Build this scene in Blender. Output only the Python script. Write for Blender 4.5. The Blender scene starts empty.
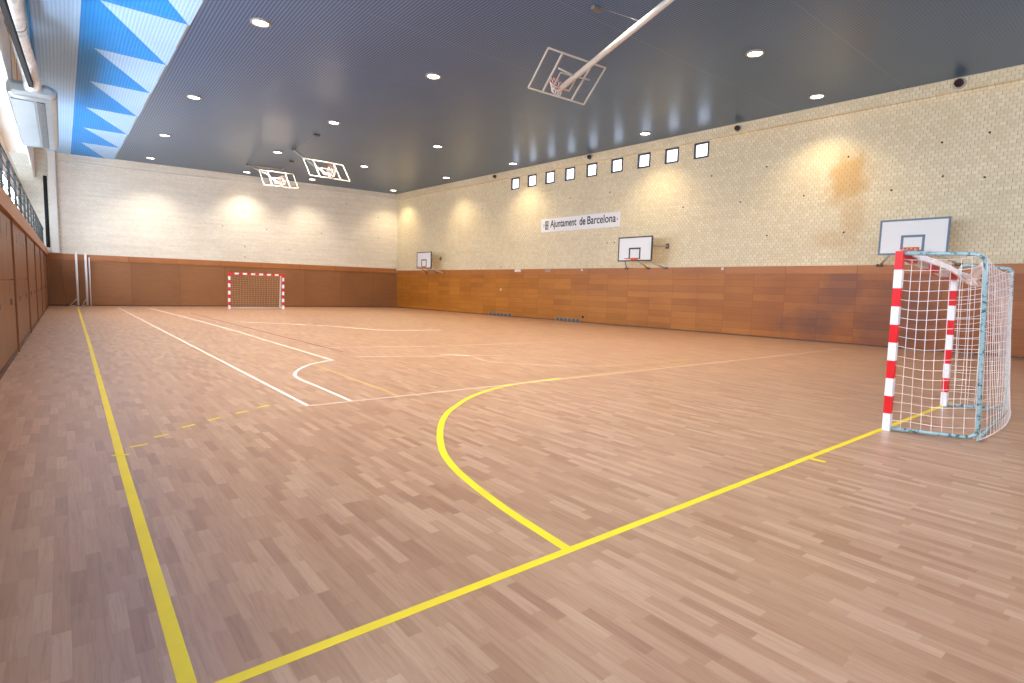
import bpy, bmesh, math, random
from mathutils import Vector, Matrix
random.seed(7)
S = bpy.context.scene
COL = S.collection
PI = math.pi

# ------------------------------------------------------------------ helpers
def lin(c):
    return tuple((v/255/12.92 if v/255 <= .04045 else ((v/255+.055)/1.055)**2.4) for v in c)
def rgba(c):
    return (*lin(c), 1)

class MB:
    """collects shapes, then links them as ONE mesh object"""
    def __init__(s): s.v = []; s.f = []; s.m = []; s.sm = []
    def add(s, vs, fs, mi=0, smooth=False):
        o = len(s.v); s.v += [tuple(v) for v in vs]
        for f in fs: s.f.append([o+i for i in f]); s.m.append(mi); s.sm.append(smooth)
        return s
    def box(s, lo, hi, mi=0, M=None):
        x0, y0, z0 = lo; x1, y1, z1 = hi
        vs = [Vector(p) for p in ((x0,y0,z0),(x1,y0,z0),(x1,y1,z0),(x0,y1,z0),(x0,y0,z1),(x1,y0,z1),(x1,y1,z1),(x0,y1,z1))]
        if M: vs = [M @ v for v in vs]
        return s.add(vs, [(0,3,2,1),(4,5,6,7),(0,1,5,4),(1,2,6,5),(2,3,7,6),(3,0,4,7)], mi)
    def bar(s, a, b, w, h, mi=0, up=(0,0,1)):
        a, b = Vector(a), Vector(b); d = (b-a).normalized(); u = Vector(up)
        if abs(d.dot(u)) > .98: u = Vector((0,1,0))
        r = d.cross(u).normalized(); u = r.cross(d)
        vs = [p + r*sx*w/2 + u*sy*h/2 for p in (a,b) for sx,sy in ((-1,-1),(1,-1),(1,1),(-1,1))]
        return s.add(vs, [(0,1,2,3),(7,6,5,4),(0,4,5,1),(1,5,6,2),(2,6,7,3),(3,7,4,0)], mi)
    def tube(s, pts, r, n=10, mi=0, closed=False, cap=True, smooth=True):
        pts = [Vector(p) for p in pts]; N = len(pts); vs = []; prev = None
        for i, p in enumerate(pts):
            if closed: d = pts[(i+1) % N]-pts[i-1]
            else: d = pts[min(i+1, N-1)]-pts[max(i-1, 0)]
            d.normalize()
            if prev is None:
                u = Vector((0,0,1)) if abs(d.z) < .9 else Vector((1,0,0))
            else: u = prev
            u = (u - d*u.dot(d)).normalized(); prev = u; w = d.cross(u)
            rr = r[i] if isinstance(r, (list, tuple)) else r
            vs += [p + (u*math.cos(2*PI*k/n)+w*math.sin(2*PI*k/n))*rr for k in range(n)]
        fs = []
        for i in range(N if closed else N-1):
            j = (i+1) % N
            fs += [(i*n+k, i*n+(k+1) % n, j*n+(k+1) % n, j*n+k) for k in range(n)]
        s.add(vs, fs, mi, smooth)
        if cap and not closed:
            o = len(s.v)-len(vs)
            s.f.append([o+k for k in range(n)][::-1]); s.m.append(mi); s.sm.append(False)
            s.f.append([o+(N-1)*n+k for k in range(n)]); s.m.append(mi); s.sm.append(False)
        return s
    def build(s, name, mat, parent=None, bevel=0):
        me = bpy.data.meshes.new(name); me.from_pydata(s.v, [], s.f)
        for m in (mat if isinstance(mat, (list, tuple)) else [mat]): me.materials.append(m)
        me.polygons.foreach_set('material_index', s.m); me.polygons.foreach_set('use_smooth', s.sm); me.update()
        bm = bmesh.new(); bm.from_mesh(me); bmesh.ops.recalc_face_normals(bm, faces=bm.faces); bm.to_mesh(me); bm.free()
        o = bpy.data.objects.new(name, me); COL.objects.link(o)
        if parent: o.parent = parent
        if bevel:
            b = o.modifiers.new('b', 'BEVEL'); b.width = bevel; b.segments = 2; b.limit_method = 'ANGLE'
        return o

def tag(o, label=None, cat=None, group=None, kind=None):
    if label: o['label'] = label
    if cat: o['category'] = cat
    if group: o['group'] = group
    if kind: o['kind'] = kind
    return o
def empty(name, loc=(0,0,0), rz=0):
    o = bpy.data.objects.new(name, None); COL.objects.link(o); o.location = loc; o.rotation_euler = (0,0,rz)
    o.empty_display_size = .1
    return o
def copy_tree(o, parent=None):
    c = o.copy(); COL.objects.link(c); c.parent = parent
    for ch in o.children: copy_tree(ch, c)
    return c
def spline(P, n=8):
    P = [Vector(p) for p in P]; out = []
    for i in range(len(P)-1):
        p0 = P[i-1] if i else 2*P[0]-P[1]; p1, p2 = P[i], P[i+1]
        p3 = P[i+2] if i+2 < len(P) else 2*P[-1]-P[-2]
        for k in range(n):
            t = k/n
            out.append(.5*((2*p1)+(p2-p0)*t+(2*p0-5*p1+4*p2-p3)*t*t+(3*p1-p0-3*p2+p3)*t**3))
    out.append(P[-1]); return out
def fillet(P, r, n=6):
    """polyline with its inner corners rounded"""
    P = [Vector(p) for p in P]; out = [P[0]]
    for a, b, c in zip(P, P[1:], P[2:]):
        d0, d1 = (a-b).normalized(), (c-b).normalized()
        p, q = b+d0*r, b+d1*r
        for k in range(n+1):
            t = k/n; out.append(p*(1-t)**2+b*2*t*(1-t)+q*t*t)
    out.append(P[-1]); return out

# ------------------------------------------------------------------ materials
class NT:
    def __init__(s, name):
        s.mat = bpy.data.materials.new(name); s.mat.use_nodes = True; s.t = s.mat.node_tree; s.t.nodes.clear()
        s.out = s.n('ShaderNodeOutputMaterial'); s.b = s.n('ShaderNodeBsdfPrincipled'); s.l(s.b.outputs[0], s.out.inputs[0])
    def n(s, k, **kw):
        x = s.t.nodes.new(k)
        for a, v in kw.items(): setattr(x, a, v)
        return x
    def l(s, a, b): s.t.links.new(a, b)
    def val(s, sock, v):
        if hasattr(v, 'is_linked') or isinstance(v, bpy.types.NodeSocket): s.l(v, sock)
        else: sock.default_value = v
    def math(s, op, a, b=0, c=None):
        m = s.n('ShaderNodeMath', operation=op); s.val(m.inputs[0], a); s.val(m.inputs[1], b)
        if c is not None: s.val(m.inputs[2], c)
        return m.outputs[0]
    def mix(s, f, a, b, blend='MIX'):
        m = s.n('ShaderNodeMix', data_type='RGBA', blend_type=blend)
        s.val(m.inputs[0], f); s.val(m.inputs[6], a); s.val(m.inputs[7], b); return m.outputs[2]
    def coord(s, scale=(1,1,1), rot=(0,0,0), loc=(0,0,0)):
        tc = s.n('ShaderNodeTexCoord'); mp = s.n('ShaderNodeMapping')
        mp.inputs['Scale'].default_value = scale; mp.inputs['Rotation'].default_value = rot; mp.inputs['Location'].default_value = loc
        s.l(tc.outputs['Object'], mp.inputs[0]); return mp.outputs[0]
    def noise(s, vec, scale, detail=3, rough=.5, dist=0):
        x = s.n('ShaderNodeTexNoise'); s.l(vec, x.inputs['Vector']); x.inputs['Scale'].default_value = scale
        x.inputs['Detail'].default_value = detail; x.inputs['Roughness'].default_value = rough; x.inputs['Distortion'].default_value = dist
        return x.outputs['Fac']
    def ramp(s, f, stops):
        r = s.n('ShaderNodeValToRGB'); s.l(f, r.inputs[0]); e = r.color_ramp.elements
        while len(e) < len(stops): e.new(.5)
        for i, (p, c) in enumerate(stops): e[i].position = p; e[i].color = c
        return r.outputs[0]
    def bump(s, h, strength, dist=.01):
        b = s.n('ShaderNodeBump'); s.l(h, b.inputs['Height']); b.inputs['Strength'].default_value = strength; b.inputs['Distance'].default_value = dist
        s.l(b.outputs[0], s.b.inputs['Normal']); return b
    def set(s, **kw):
        for k, v in kw.items(): s.val(s.b.inputs[k.replace('_', ' ')], v)
        return s

def plain(name, c, rough=.5, metal=0, var=0, scale=8):
    t = NT(name); t.set(Roughness=rough, Metallic=metal)
    if var:
        n = t.noise(t.coord(), scale, 4)
        a = tuple(max(0, v*(1-var)) for v in lin(c)); b = tuple(min(1, v*(1+var)) for v in lin(c))
        t.l(t.ramp(n, [(.3, (*a,1)), (.7, (*b,1))]), t.b.inputs['Base Color'])
    else: t.b.inputs['Base Color'].default_value = rgba(c)
    return t.mat
def emit(name, c, strength):
    t = NT(name); t.b.inputs['Base Color'].default_value = (0,0,0,1)
    t.b.inputs['Emission Color'].default_value = rgba(c); t.b.inputs['Emission Strength'].default_value = strength
    return t.mat

def mat_floor():
    t = NT('parquet'); tc = t.n('ShaderNodeTexCoord'); sp = t.n('ShaderNodeSeparateXYZ'); t.l(tc.outputs['Object'], sp.inputs[0])
    X, Y = sp.outputs[0], sp.outputs[1]
    W, Ln = .075, .42
    row = t.math('FLOOR', t.math('DIVIDE', X, W))
    wn = t.n('ShaderNodeTexWhiteNoise', noise_dimensions='1D'); t.l(row, wn.inputs['W'])
    yy = t.math('ADD', t.math('DIVIDE', Y, Ln), t.math('MULTIPLY', wn.outputs[0], 13.7))
    idx = t.math('FLOOR', yy)
    cb = t.n('ShaderNodeCombineXYZ'); t.l(row, cb.inputs[0]); t.l(idx, cb.inputs[1])
    w2 = t.n('ShaderNodeTexWhiteNoise', noise_dimensions='2D'); t.l(cb.outputs[0], w2.inputs['Vector'])
    base = t.ramp(w2.outputs[0], [(0, rgba(FLOOR[0])), (.3, rgba(FLOOR[1])), (.75, rgba(FLOOR[2])), (1, rgba(FLOOR[3]))])
    # grain along the boards
    mp = t.n('ShaderNodeMapping'); mp.inputs['Scale'].default_value = (38, 2.2, 1); t.l(tc.outputs['Object'], mp.inputs[0])
    ad = t.n('ShaderNodeVectorMath', operation='ADD'); t.l(mp.outputs[0], ad.inputs[0]); t.l(w2.outputs[1], ad.inputs[1])
    g = t.noise(ad.outputs[0], 1.3, 4, .6, .6)
    base = t.mix(.5, base, t.ramp(g, [(.3, (.62,.55,.5,1)), (.55, (1,1,1,1)), (.8, (1,1,1,1))]), 'MULTIPLY')
    big = t.noise(tc.outputs['Object'], .22, 2)
    base = t.mix(1, base, t.ramp(big, [(.3, (.93,.92,.92,1)), (.7, (1.0,1.0,1.0,1))]), 'MULTIPLY')
    # fine seams between strips
    fx = t.math('FRACT', t.math('DIVIDE', X, W)); fy = t.math('FRACT', yy)
    sx = t.math('LESS_THAN', fx, .035); sy = t.math('LESS_THAN', fy, .006)
    base = t.mix(t.math('MULTIPLY', t.math('MAXIMUM', sx, sy), .12), base, rgba((110,70,50)))
    t.set(Base_Color=base, Roughness=t.math('ADD', .26, t.math('MULTIPLY', g, .12)), Specular_IOR_Level=.75)
    t.bump(g, .06, .002)
    return t.mat
FLOOR = ((168,124,95), (181,138,107), (189,147,116), (200,160,129))

def mat_brick(name, c1, c2, mortar, hole, bw=.185, bh=.118, stain=None, streak=.25):
    """glazed block wall; object X runs along the wall and Z up"""
    t = NT(name); tc = t.n('ShaderNodeTexCoord'); sp = t.n('ShaderNodeSeparateXYZ'); t.l(tc.outputs['Object'], sp.inputs[0])
    X, Z = sp.outputs[0], sp.outputs[2]
    zz = t.math('DIVIDE', Z, bh); r = t.math('FLOOR', zz); odd = t.math('MODULO', r, 2)
    xx = t.math('ADD', t.math('DIVIDE', X, bw), t.math('MULTIPLY', odd, .5)); ci = t.math('FLOOR', xx)
    cb = t.n('ShaderNodeCombineXYZ'); t.l(ci, cb.inputs[0]); t.l(r, cb.inputs[1])
    wn = t.n('ShaderNodeTexWhiteNoise', noise_dimensions='2D'); t.l(cb.outputs[0], wn.inputs['Vector'])
    base = t.ramp(wn.outputs[0], [(0, rgba(c1)), (1, rgba(c2))])
    n = t.noise(tc.outputs['Object'], .6, 5, .6)
    base = t.mix(.5, base, t.ramp(n, [(.3, (.86,.85,.82,1)), (.65, (1,1,1,1))]), 'MULTIPLY')
    # faint level streaks
    mp = t.n('ShaderNodeMapping'); mp.inputs['Scale'].default_value = (.25, 1, 3.2); t.l(tc.outputs['Object'], mp.inputs[0])
    st = t.noise(mp.outputs[0], 1.5, 4, .65)
    base = t.mix(streak, base, t.ramp(st, [(.35, (.8,.76,.68,1)), (.6, (1,1,1,1))]), 'MULTIPLY')
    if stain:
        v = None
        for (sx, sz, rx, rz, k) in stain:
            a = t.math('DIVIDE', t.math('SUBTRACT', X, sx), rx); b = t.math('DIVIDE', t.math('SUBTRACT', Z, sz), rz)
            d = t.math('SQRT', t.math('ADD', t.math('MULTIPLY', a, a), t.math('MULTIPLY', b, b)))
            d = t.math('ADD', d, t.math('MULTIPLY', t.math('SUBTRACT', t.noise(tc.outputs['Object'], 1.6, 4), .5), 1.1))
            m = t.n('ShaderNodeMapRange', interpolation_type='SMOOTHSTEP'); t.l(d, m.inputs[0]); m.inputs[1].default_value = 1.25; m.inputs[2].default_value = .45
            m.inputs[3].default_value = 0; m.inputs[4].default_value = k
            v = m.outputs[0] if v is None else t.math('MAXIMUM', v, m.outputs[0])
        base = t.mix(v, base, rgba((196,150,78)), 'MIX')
    fx, fz = t.math('FRACT', xx), t.math('FRACT', zz)
    jx = t.math('LESS_THAN', fx, .075); jz = t.math('LESS_THAN', fz, .1)
    base = t.mix(t.math('MULTIPLY', jz, .75), base, rgba(mortar))
    w3 = t.n('ShaderNodeTexWhiteNoise', noise_dimensions='2D'); t.l(cb.outputs[0], w3.inputs['Vector'])
    base = t.mix(t.math('MULTIPLY', jx, t.math('ADD', .35, t.math('MULTIPLY', w3.outputs[0], .5))), base, rgba(hole))
    h = t.math('SUBTRACT', 1, t.math('MAXIMUM', jx, jz))
    t.set(Base_Color=base, Roughness=.42, Specular_IOR_Level=.4); t.bump(h, .15, .004)
    return t.mat

def mat_panel(name, cols, pw=1.27, ph=.295, seam=(80,45,22), z0=0, grain_v=False, stain=None, seam_k=.5, rough=.42, redden=None):
    """veneered wall boards: object X along the wall, Z up"""
    t = NT(name); tc = t.n('ShaderNodeTexCoord'); sp = t.n('ShaderNodeSeparateXYZ'); t.l(tc.outputs['Object'], sp.inputs[0])
    X, Z = sp.outputs[0], t.math('SUBTRACT', sp.outputs[2], z0)
    xx, zz = t.math('DIVIDE', X, pw), t.math('DIVIDE', Z, ph)
    cb = t.n('ShaderNodeCombineXYZ'); t.l(t.math('FLOOR', xx), cb.inputs[0]); t.l(t.math('FLOOR', zz), cb.inputs[1])
    wn = t.n('ShaderNodeTexWhiteNoise', noise_dimensions='2D'); t.l(cb.outputs[0], wn.inputs['Vector'])
    base = t.ramp(wn.outputs[0], [(0, rgba(cols[0])), (.5, rgba(cols[1])), (1, rgba(cols[2]))])
    mp = t.n('ShaderNodeMapping'); mp.inputs['Scale'].default_value = (14, 14, .9) if grain_v else (.9, 14, 14)
    t.l(tc.outputs['Object'], mp.inputs[0])
    ad = t.n('ShaderNodeVectorMath', operation='ADD'); t.l(mp.outputs[0], ad.inputs[0]); t.l(wn.outputs[1], ad.inputs[1])
    g = t.noise(ad.outputs[0], 1.5, 5, .6, .8)
    base = t.mix(.4, base, t.ramp(g, [(.3, (.68,.6,.52,1)), (.6, (1,1,1,1))]), 'MULTIPLY')
    big = t.noise(tc.outputs['Object'], .5, 3)
    base = t.mix(.5, base, t.ramp(big, [(.32, (.75,.68,.62,1)), (.62, (1,1,1,1))]), 'MULTIPLY')
    if stain:
        v = None
        for (sx, sz, rx, rz, k) in stain:
            a = t.math('DIVIDE', t.math('SUBTRACT', X, sx), rx); b = t.math('DIVIDE', t.math('SUBTRACT', sp.outputs[2], sz), rz)
            d = t.math('SQRT', t.math('ADD', t.math('MULTIPLY', a, a), t.math('MULTIPLY', b, b)))
            d = t.math('ADD', d, t.math('MULTIPLY', t.math('SUBTRACT', t.noise(tc.outputs['Object'], .9, 5, .6), .5), 2.2))
            m = t.n('ShaderNodeMapRange', interpolation_type='SMOOTHSTEP'); t.l(d, m.inputs[0]); m.inputs[1].default_value = 1.3; m.inputs[2].default_value = .35
            m.inputs[3].default_value = 0; m.inputs[4].default_value = k
            v = m.outputs[0] if v is None else t.math('MAXIMUM', v, m.outputs[0])
        base = t.mix(v, base, rgba((98,64,54)))
    if redden:  # near end tinted redder: cooler light painted in, plus veneer variation
        m = t.n('ShaderNodeMapRange', interpolation_type='SMOOTHSTEP'); t.l(t.math('ADD', sp.outputs[0], t.math('MULTIPLY', wn.outputs[0], 3)), m.inputs[0])
        m.inputs[1].default_value = redden[0]; m.inputs[2].default_value = redden[1]; m.inputs[3].default_value = redden[2]; m.inputs[4].default_value = 0
        base = t.mix(m.outputs[0], base, t.mix(1, base, (.78,.62,.72,1), 'MULTIPLY'))
    fx, fz = t.math('FRACT', xx), t.math('FRACT', zz)
    j = t.math('MAXIMUM', t.math('LESS_THAN', fx, .012), t.math('LESS_THAN', fz, .045 if ph < 1 else .012))
    base = t.mix(t.math('MULTIPLY', j, seam_k), base, rgba(seam))
    t.set(Base_Color=base, Roughness=rough, Specular_IOR_Level=.45); t.bump(t.math('SUBTRACT', 1, j), .3, .004)
    return t.mat

def mat_ribs(name, c, groove, pitch=.09, rough=.3, depth=.5, spec=.5, metal=0.0, seams=3.83, perf=True, k=.6):
    """folded perforated sheet: ribs run along object Y"""
    t = NT(name); tc = t.n('ShaderNodeTexCoord'); sp = t.n('ShaderNodeSeparateXYZ'); t.l(tc.outputs['Object'], sp.inputs[0])
    X, Y = sp.outputs[0], sp.outputs[1]
    w = t.math('SINE', t.math('MULTIPLY', X, 2*PI/pitch)); h = t.math('ADD', .5, t.math('MULTIPLY', w, .5))
    base = t.mix(t.math('MULTIPLY', t.math('POWER', t.math('SUBTRACT', 1, h), 2), k), rgba(c), rgba(groove))
    if perf:
        a = t.math('ABSOLUTE', t.math('SINE', t.math('MULTIPLY', Y, PI/.075)))
        p = t.math('MULTIPLY', t.math('LESS_THAN', a, .45), t.math('GREATER_THAN', h, .55))
        base = t.mix(t.math('MULTIPLY', p, .45), base, rgba(groove))
    big = t.noise(tc.outputs['Object'], .35, 3)
    base = t.mix(.5, base, t.ramp(big, [(.3, (.8,.8,.82,1)), (.65, (1.05,1.03,1,1))]), 'MULTIPLY')
    f = t.math('FRACT', t.math('DIVIDE', t.math('SUBTRACT', Y, .52), seams)); sm = t.math('LESS_THAN', f, .008)
    base = t.mix(t.math('MULTIPLY', sm, .18), base, rgba((150,155,160)))
    t.set(Base_Color=base, Roughness=rough, Specular_IOR_Level=spec, Metallic=metal); t.bump(h, depth, .012)
    return t.mat

M = {}
M['floor'] = mat_floor()
M['yellow'] = plain('yellow_paint', (243,214,32), .45, var=.04, scale=3)
M['white_line'] = plain('white_paint', (238,224,208), .5)
M['faint_line'] = plain('worn_white_paint', (214,182,160), .5)
M['faint_yellow'] = plain('worn_yellow_paint', (206,164,96), .5)
M['purple_line'] = plain('worn_maroon_paint', (128,72,72), .5)
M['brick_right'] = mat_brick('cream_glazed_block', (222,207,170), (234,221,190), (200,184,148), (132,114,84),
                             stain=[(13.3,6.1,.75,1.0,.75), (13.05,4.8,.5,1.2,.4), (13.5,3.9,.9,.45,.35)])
M['brick_far'] = mat_brick('white_glazed_block', (232,225,208), (240,234,220), (222,212,190), (200,186,160), streak=.5)
M['wood_right'] = mat_panel('honey_veneer', ((170,106,30), (179,113,34), (189,121,40)), stain=[(14.1,.65,1.3,.75,.55), (13.2,1.95,1.0,1.1,.5), (11.6,1.0,1.6,1.5,.45)], redden=(11,26,1))
M['wood_far'] = mat_panel('brown_veneer', ((146,97,54), (152,102,58), (158,106,62)), pw=2.6, ph=3.6, z0=-.2, seam_k=.35, rough=.5)
M['wood_cap'] = mat_panel('cap_veneer', ((172,108,52), (178,113,56), (184,117,60)), pw=2.54, ph=5, z0=-1, seam_k=.5)
M['wood_left'] = mat_panel('door_veneer', ((116,70,36), (124,76,40), (130,81,44)), pw=9, ph=9, z0=-1, grain_v=True, seam_k=0)
M['wood_post'] = plain('post_wood', (130,80,44), .45, var=.1, scale=3)
M['wood_dark'] = plain('dark_kick_board', (86,52,32), .5, var=.1)
M['ceiling'] = mat_ribs('slate_perforated_sheet', (80,118,158), (20,32,52), rough=.3, depth=.12, k=1.0)
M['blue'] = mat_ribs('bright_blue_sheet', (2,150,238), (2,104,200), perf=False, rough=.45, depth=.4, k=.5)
M['pale'] = mat_ribs('blue_sheet_painted_lit', (172,212,250), (120,178,232), perf=False, rough=.45, depth=.4, k=.5)  # the blue sheet with window light mixed into its colour
M['plaster'] = plain('white_plaster', (232,230,222), .7, var=.03, scale=2)
M['gallery_floor'] = plain('grey_concrete', (150,148,142), .8, var=.08)
M['red'] = plain('red_enamel', (218,22,32), .35)
M['white'] = plain('white_enamel', (236,236,238), .35)
M['teal'] = None
def mat_worn():
    t = NT('chipped_grey_teal_paint'); n = t.noise(t.coord(), 16, 5, .7); m = t.noise(t.coord(), 2.5, 2)
    c = t.ramp(n, [(.0, rgba((60,80,84))), (.40, rgba((62,84,88))), (.46, rgba((146,174,178))), (1, rgba((190,212,214)))])
    c = t.mix(.4, c, t.ramp(m, [(.4, (.8,.95,1,1)), (.6, (1,1,1,1))]), 'MULTIPLY')
    t.set(Base_Color=c, Roughness=.45); return t.mat
M['teal'] = mat_worn()
M['net'] = plain('white_cord', (238,226,220), .8)
M['net_tan'] = plain('tan_cord', (190,168,140), .8)
M['net_roll'] = plain('bunched_white_net', (236,222,218), .9, var=.15, scale=30)
M['board_white'] = plain('white_board', (232,234,234), .4)
M['tape_dark'] = plain('charcoal_tape', (52,54,60), .5)
M['tape_blue'] = plain('blue_grey_tape', (104,126,146), .5)
M['orange'] = plain('orange_enamel', (222,96,44), .4)
M['steel_white'] = plain('ivory_tube', (188,181,170), .45, var=.04)
M['bracket'] = plain('dull_bracket_steel', (120,108,100), .5, .3)
M['black'] = plain('black_steel', (8,8,10), .9)
M['rail'] = plain('dark_green_rail', (10,17,16), .6)
M['grey'] = plain('grey_metal', (140,140,142), .45, .4)
M['foil'] = None
def mat_foil():
    t = NT('foil_wrap'); n = t.noise(t.coord((1,.6,1)), 3.5, 5, .65, 1.2)
    t.set(Base_Color=t.ramp(n, [(.3, rgba((176,180,180))), (.7, rgba((234,234,230)))]), Roughness=.35, Metallic=.4); t.bump(n, .8, .05); return t.mat
M['foil'] = mat_foil()
M['duct'] = plain('duct_sheet_metal', (150,158,162), .3, .6, var=.06, scale=2)
M['duct_dark'] = plain('grille_grey', (42,44,46), .5, .2)
M['duct_panel'] = plain('duct_underside', (112,122,128), .5, .2, var=.05, scale=1)
M['lamp'] = emit('lamp_glass', (255,240,214), 14)
M['ring'] = plain('lamp_ring', (150,144,138), .4, .5)
M['sky_pane'] = emit('daylit_glass', (222,234,255), 2.6)
M['day_pane'] = emit('gallery_daylit_glass', (228,240,255), 12.0)
M['frame'] = plain('dark_window_frame', (48,50,54), .45)
M['frame_white'] = plain('white_window_frame', (214,218,216), .5)
M['sign'] = plain('white_sign', (236,236,236), .5)
M['ink'] = plain('black_ink', (44,44,50), .6)
M['socket'] = plain('white_plastic', (226,222,216), .5)
M['hole'] = plain('dark_hole', (50,40,32), .9)
M['rust'] = plain('brown_iron', (62,42,34), .7, var=.2)
M['concrete'] = plain('patch_grey', (176,170,160), .8)

# ------------------------------------------------------------------ plan of the hall
H = 8.88
RA, RB = Vector((22.441, 4.222, 0)), Vector((20.415, 37.822, 0))
rn = (RB-RA).normalized()
R0 = RA - rn*11.5                                  # start of the brick wall, behind the viewer
R_ROT = math.atan2(rn.y, rn.x)
R_LEN = 11.5 + (RB-RA).length
F0, F1 = Vector((-2.2, 39.861, 0)), RB.copy()
F0 = Vector((-1.033, 39.756, 0)) + (Vector((-1.033,39.756,0))-RB).normalized()*1.15
fn = (F1-F0).normalized(); F_ROT = math.atan2(fn.y, fn.x); F_LEN = (F1-F0).length
def rw(s, o, z): return Vector((R0.x, R0.y, 0)) + rn*(s+11.5) + Vector((-rn.y, rn.x, 0))*o + Vector((0,0,z))
def wall_obj(o, base, rot): o.location = base; o.rotation_euler = (0,0,rot); return o

Y0 = -7.2                                           # back of the hall
# floor and its painted markings
fl = MB().box((-2.2,Y0-.2,-.2), (24.2,40.6,0)).build('floor', M['floor'])
tag(fl, 'strip parquet sports floor with painted court lines', 'floor', kind='structure')
def ribbon(name, P, w, mat, z=.0012):
    P = [Vector((p[0], p[1], 0)) for p in P]; vs = []; N = len(P)
    for i, p in enumerate(P):
        d = (P[min(i+1, N-1)]-P[max(i-1, 0)]).normalized(); r = Vector((-d.y, d.x, 0))*w/2
        vs += [p+r+Vector((0,0,z)), p-r+Vector((0,0,z)), p-r+Vector((0,0,.0002)), p+r+Vector((0,0,.0002))]
    fs = []
    for i in range(N-1):
        a, b = i*4, i*4+4
        fs += [(a+k, a+(k+1) % 4, b+(k+1) % 4, b+k) for k in range(4)]
    fs += [(3,2,1,0), tuple((N-1)*4+k for k in range(4))]
    o = MB().add(vs, fs).build(name, mat, fl); return o
def line(name, P, w, mat, z=.0012): return ribbon(name, P, w, mat, z)
YW = .078
tag(line('sideline', [(0,-.066),(.02,3.4),(.13,14.5),(.305,38.6)], .068, M['yellow']), 'yellow sideline')
tag(line('goal_line', [(-.034,-.035),(11.3,-.035)], .062, M['yellow'], .0016), 'yellow goal line')
arc = [(2.18,-.03),(2.21,.28),(2.25,.67),(2.3,.99),(2.38,1.42),(2.5,1.88),(2.68,2.34),(2.97,2.86),(3.34,3.41),(3.7,3.83),(4.03,4.12),(4.4,4.42),(4.95,4.76),(5.61,5.02),(6.32,5.13),(7.13,5.16)]
ap = spline(arc, 4)
tag(line('goal_area_line', ap, YW*.95, M['yellow'], .002), 'yellow goal area curve')
tag(line('seven_metre_mark', [(5.745,-.05),(5.75,-.21)], .07, M['yellow']), 'short yellow tick behind the goal line')
tag(line('substitution_mark', [(-.04,3.945),(.095,3.9)], .045, M['yellow'], .002), 'short yellow tick across the sideline')
for a, b in (((.12,4.18),(.28,4.22)),((.36,4.47),(.5,4.53)),((.66,4.77),(.81,4.85)),((.97,4.98),(1.13,5.08)),((1.33,5.21),(1.5,5.28)),((1.65,5.43),(1.83,5.5))):
    line('free_throw_dash', [a, b], .042, M['yellow'])
tag(line('white_long_line', [(2.13,37.2),(2.26,5.17)], .052, M['white_line']), 'long white line')
tag(line('white_cross_line', [(2.24,5.19),(8.14,5.06),(12,5.0),(19.9,4.9)], .05, M['faint_line'], .0024), 'thin white line crossing the hall')
key = [(2.89,5.2),(2.89,6.6),(2.89,7.61),(3.01,8.11),(3.23,8.58),(3.51,8.99),(3.81,9.31),(4.32,9.67)]
tag(line('white_curve_line', spline(key, 6), .055, M['white_line']), 'white curved line')
tag(line('white_inner_line', [(4.32,9.6),(4.27,14),(4.26,18),(4.1,24),(3.57,36.8)], .055, M['white_line'], .0018), 'long white line from the tip of the curve')
line('worn_white_line', [(4.73,12.29),(8.11,11.21),(14,10.6)], .07, M['faint_line'])
line('worn_white_line', [(5.04,9.97),(6.87,9.2),(8.4,8.6)], .06, M['faint_line'])
line('worn_white_line', spline([(5.44,22.93),(6.4,22.0),(7.2,20.9),(8.1,19.6),(8.75,17.9),(9.4,16.9),(11.3,16.39)], 5), .13, M['white_line'])
line('worn_white_line', [(7.09,9.56),(7.6,8.95)], .07, M['white_line'])
line('worn_white_line', spline([(7.48,8.57),(7.4,7.7),(8.39,6.5),(9.39,5.88)], 5), .06, M['faint_line'])
line('worn_yellow_line', [(3.72,8.88),(3.67,5.17)], .05, M['faint_yellow'])
line('worn_yellow_line', [(7.13,5.16),(8.6,5.2),(11.6,5.3)], .06, M['faint_yellow'])
line('worn_yellow_line', [(9.4,5.9),(12.6,5.75)], .06, M['faint_yellow'])
line('maroon_line', [(4.78,30.5),(5.02,16),(5.11,11)], .06, M['purple_line'])

# ceilings
cl = MB().add([(3.06,Y0,H),(24.4,Y0,H),(24.4,41,H),(2.34,41,H),(3.06,Y0,H+.15),(24.4,Y0,H+.15),(24.4,41,H+.15),(2.34,41,H+.15)],
              [(0,3,2,1),(4,5,6,7),(0,1,5,4),(1,2,6,5),(2,3,7,6),(3,0,4,7)]).build('ceiling', M['ceiling'])
tag(cl, 'dark slate perforated sheet ceiling over the court', 'ceiling', kind='structure')
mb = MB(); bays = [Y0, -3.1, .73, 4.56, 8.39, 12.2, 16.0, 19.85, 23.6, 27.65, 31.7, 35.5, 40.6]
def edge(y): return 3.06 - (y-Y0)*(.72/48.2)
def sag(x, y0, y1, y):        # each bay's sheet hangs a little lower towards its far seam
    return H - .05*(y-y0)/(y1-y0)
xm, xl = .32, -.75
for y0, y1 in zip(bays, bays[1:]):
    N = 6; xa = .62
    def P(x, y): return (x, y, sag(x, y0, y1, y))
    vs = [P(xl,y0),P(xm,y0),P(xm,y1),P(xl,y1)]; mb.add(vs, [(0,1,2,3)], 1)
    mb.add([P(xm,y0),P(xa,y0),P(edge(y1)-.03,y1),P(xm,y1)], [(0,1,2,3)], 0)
    mb.add([P(xa,y0),P(edge(y0),y0),P(edge(y1),y1),P(edge(y1)-.03,y1)], [(0,1,2,3)], 1)  # pale wedge: window light painted onto the bay
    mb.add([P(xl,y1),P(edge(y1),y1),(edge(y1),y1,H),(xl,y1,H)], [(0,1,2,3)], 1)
cs = mb.build('ceiling_panel', [M['blue'], M['pale']])
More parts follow.
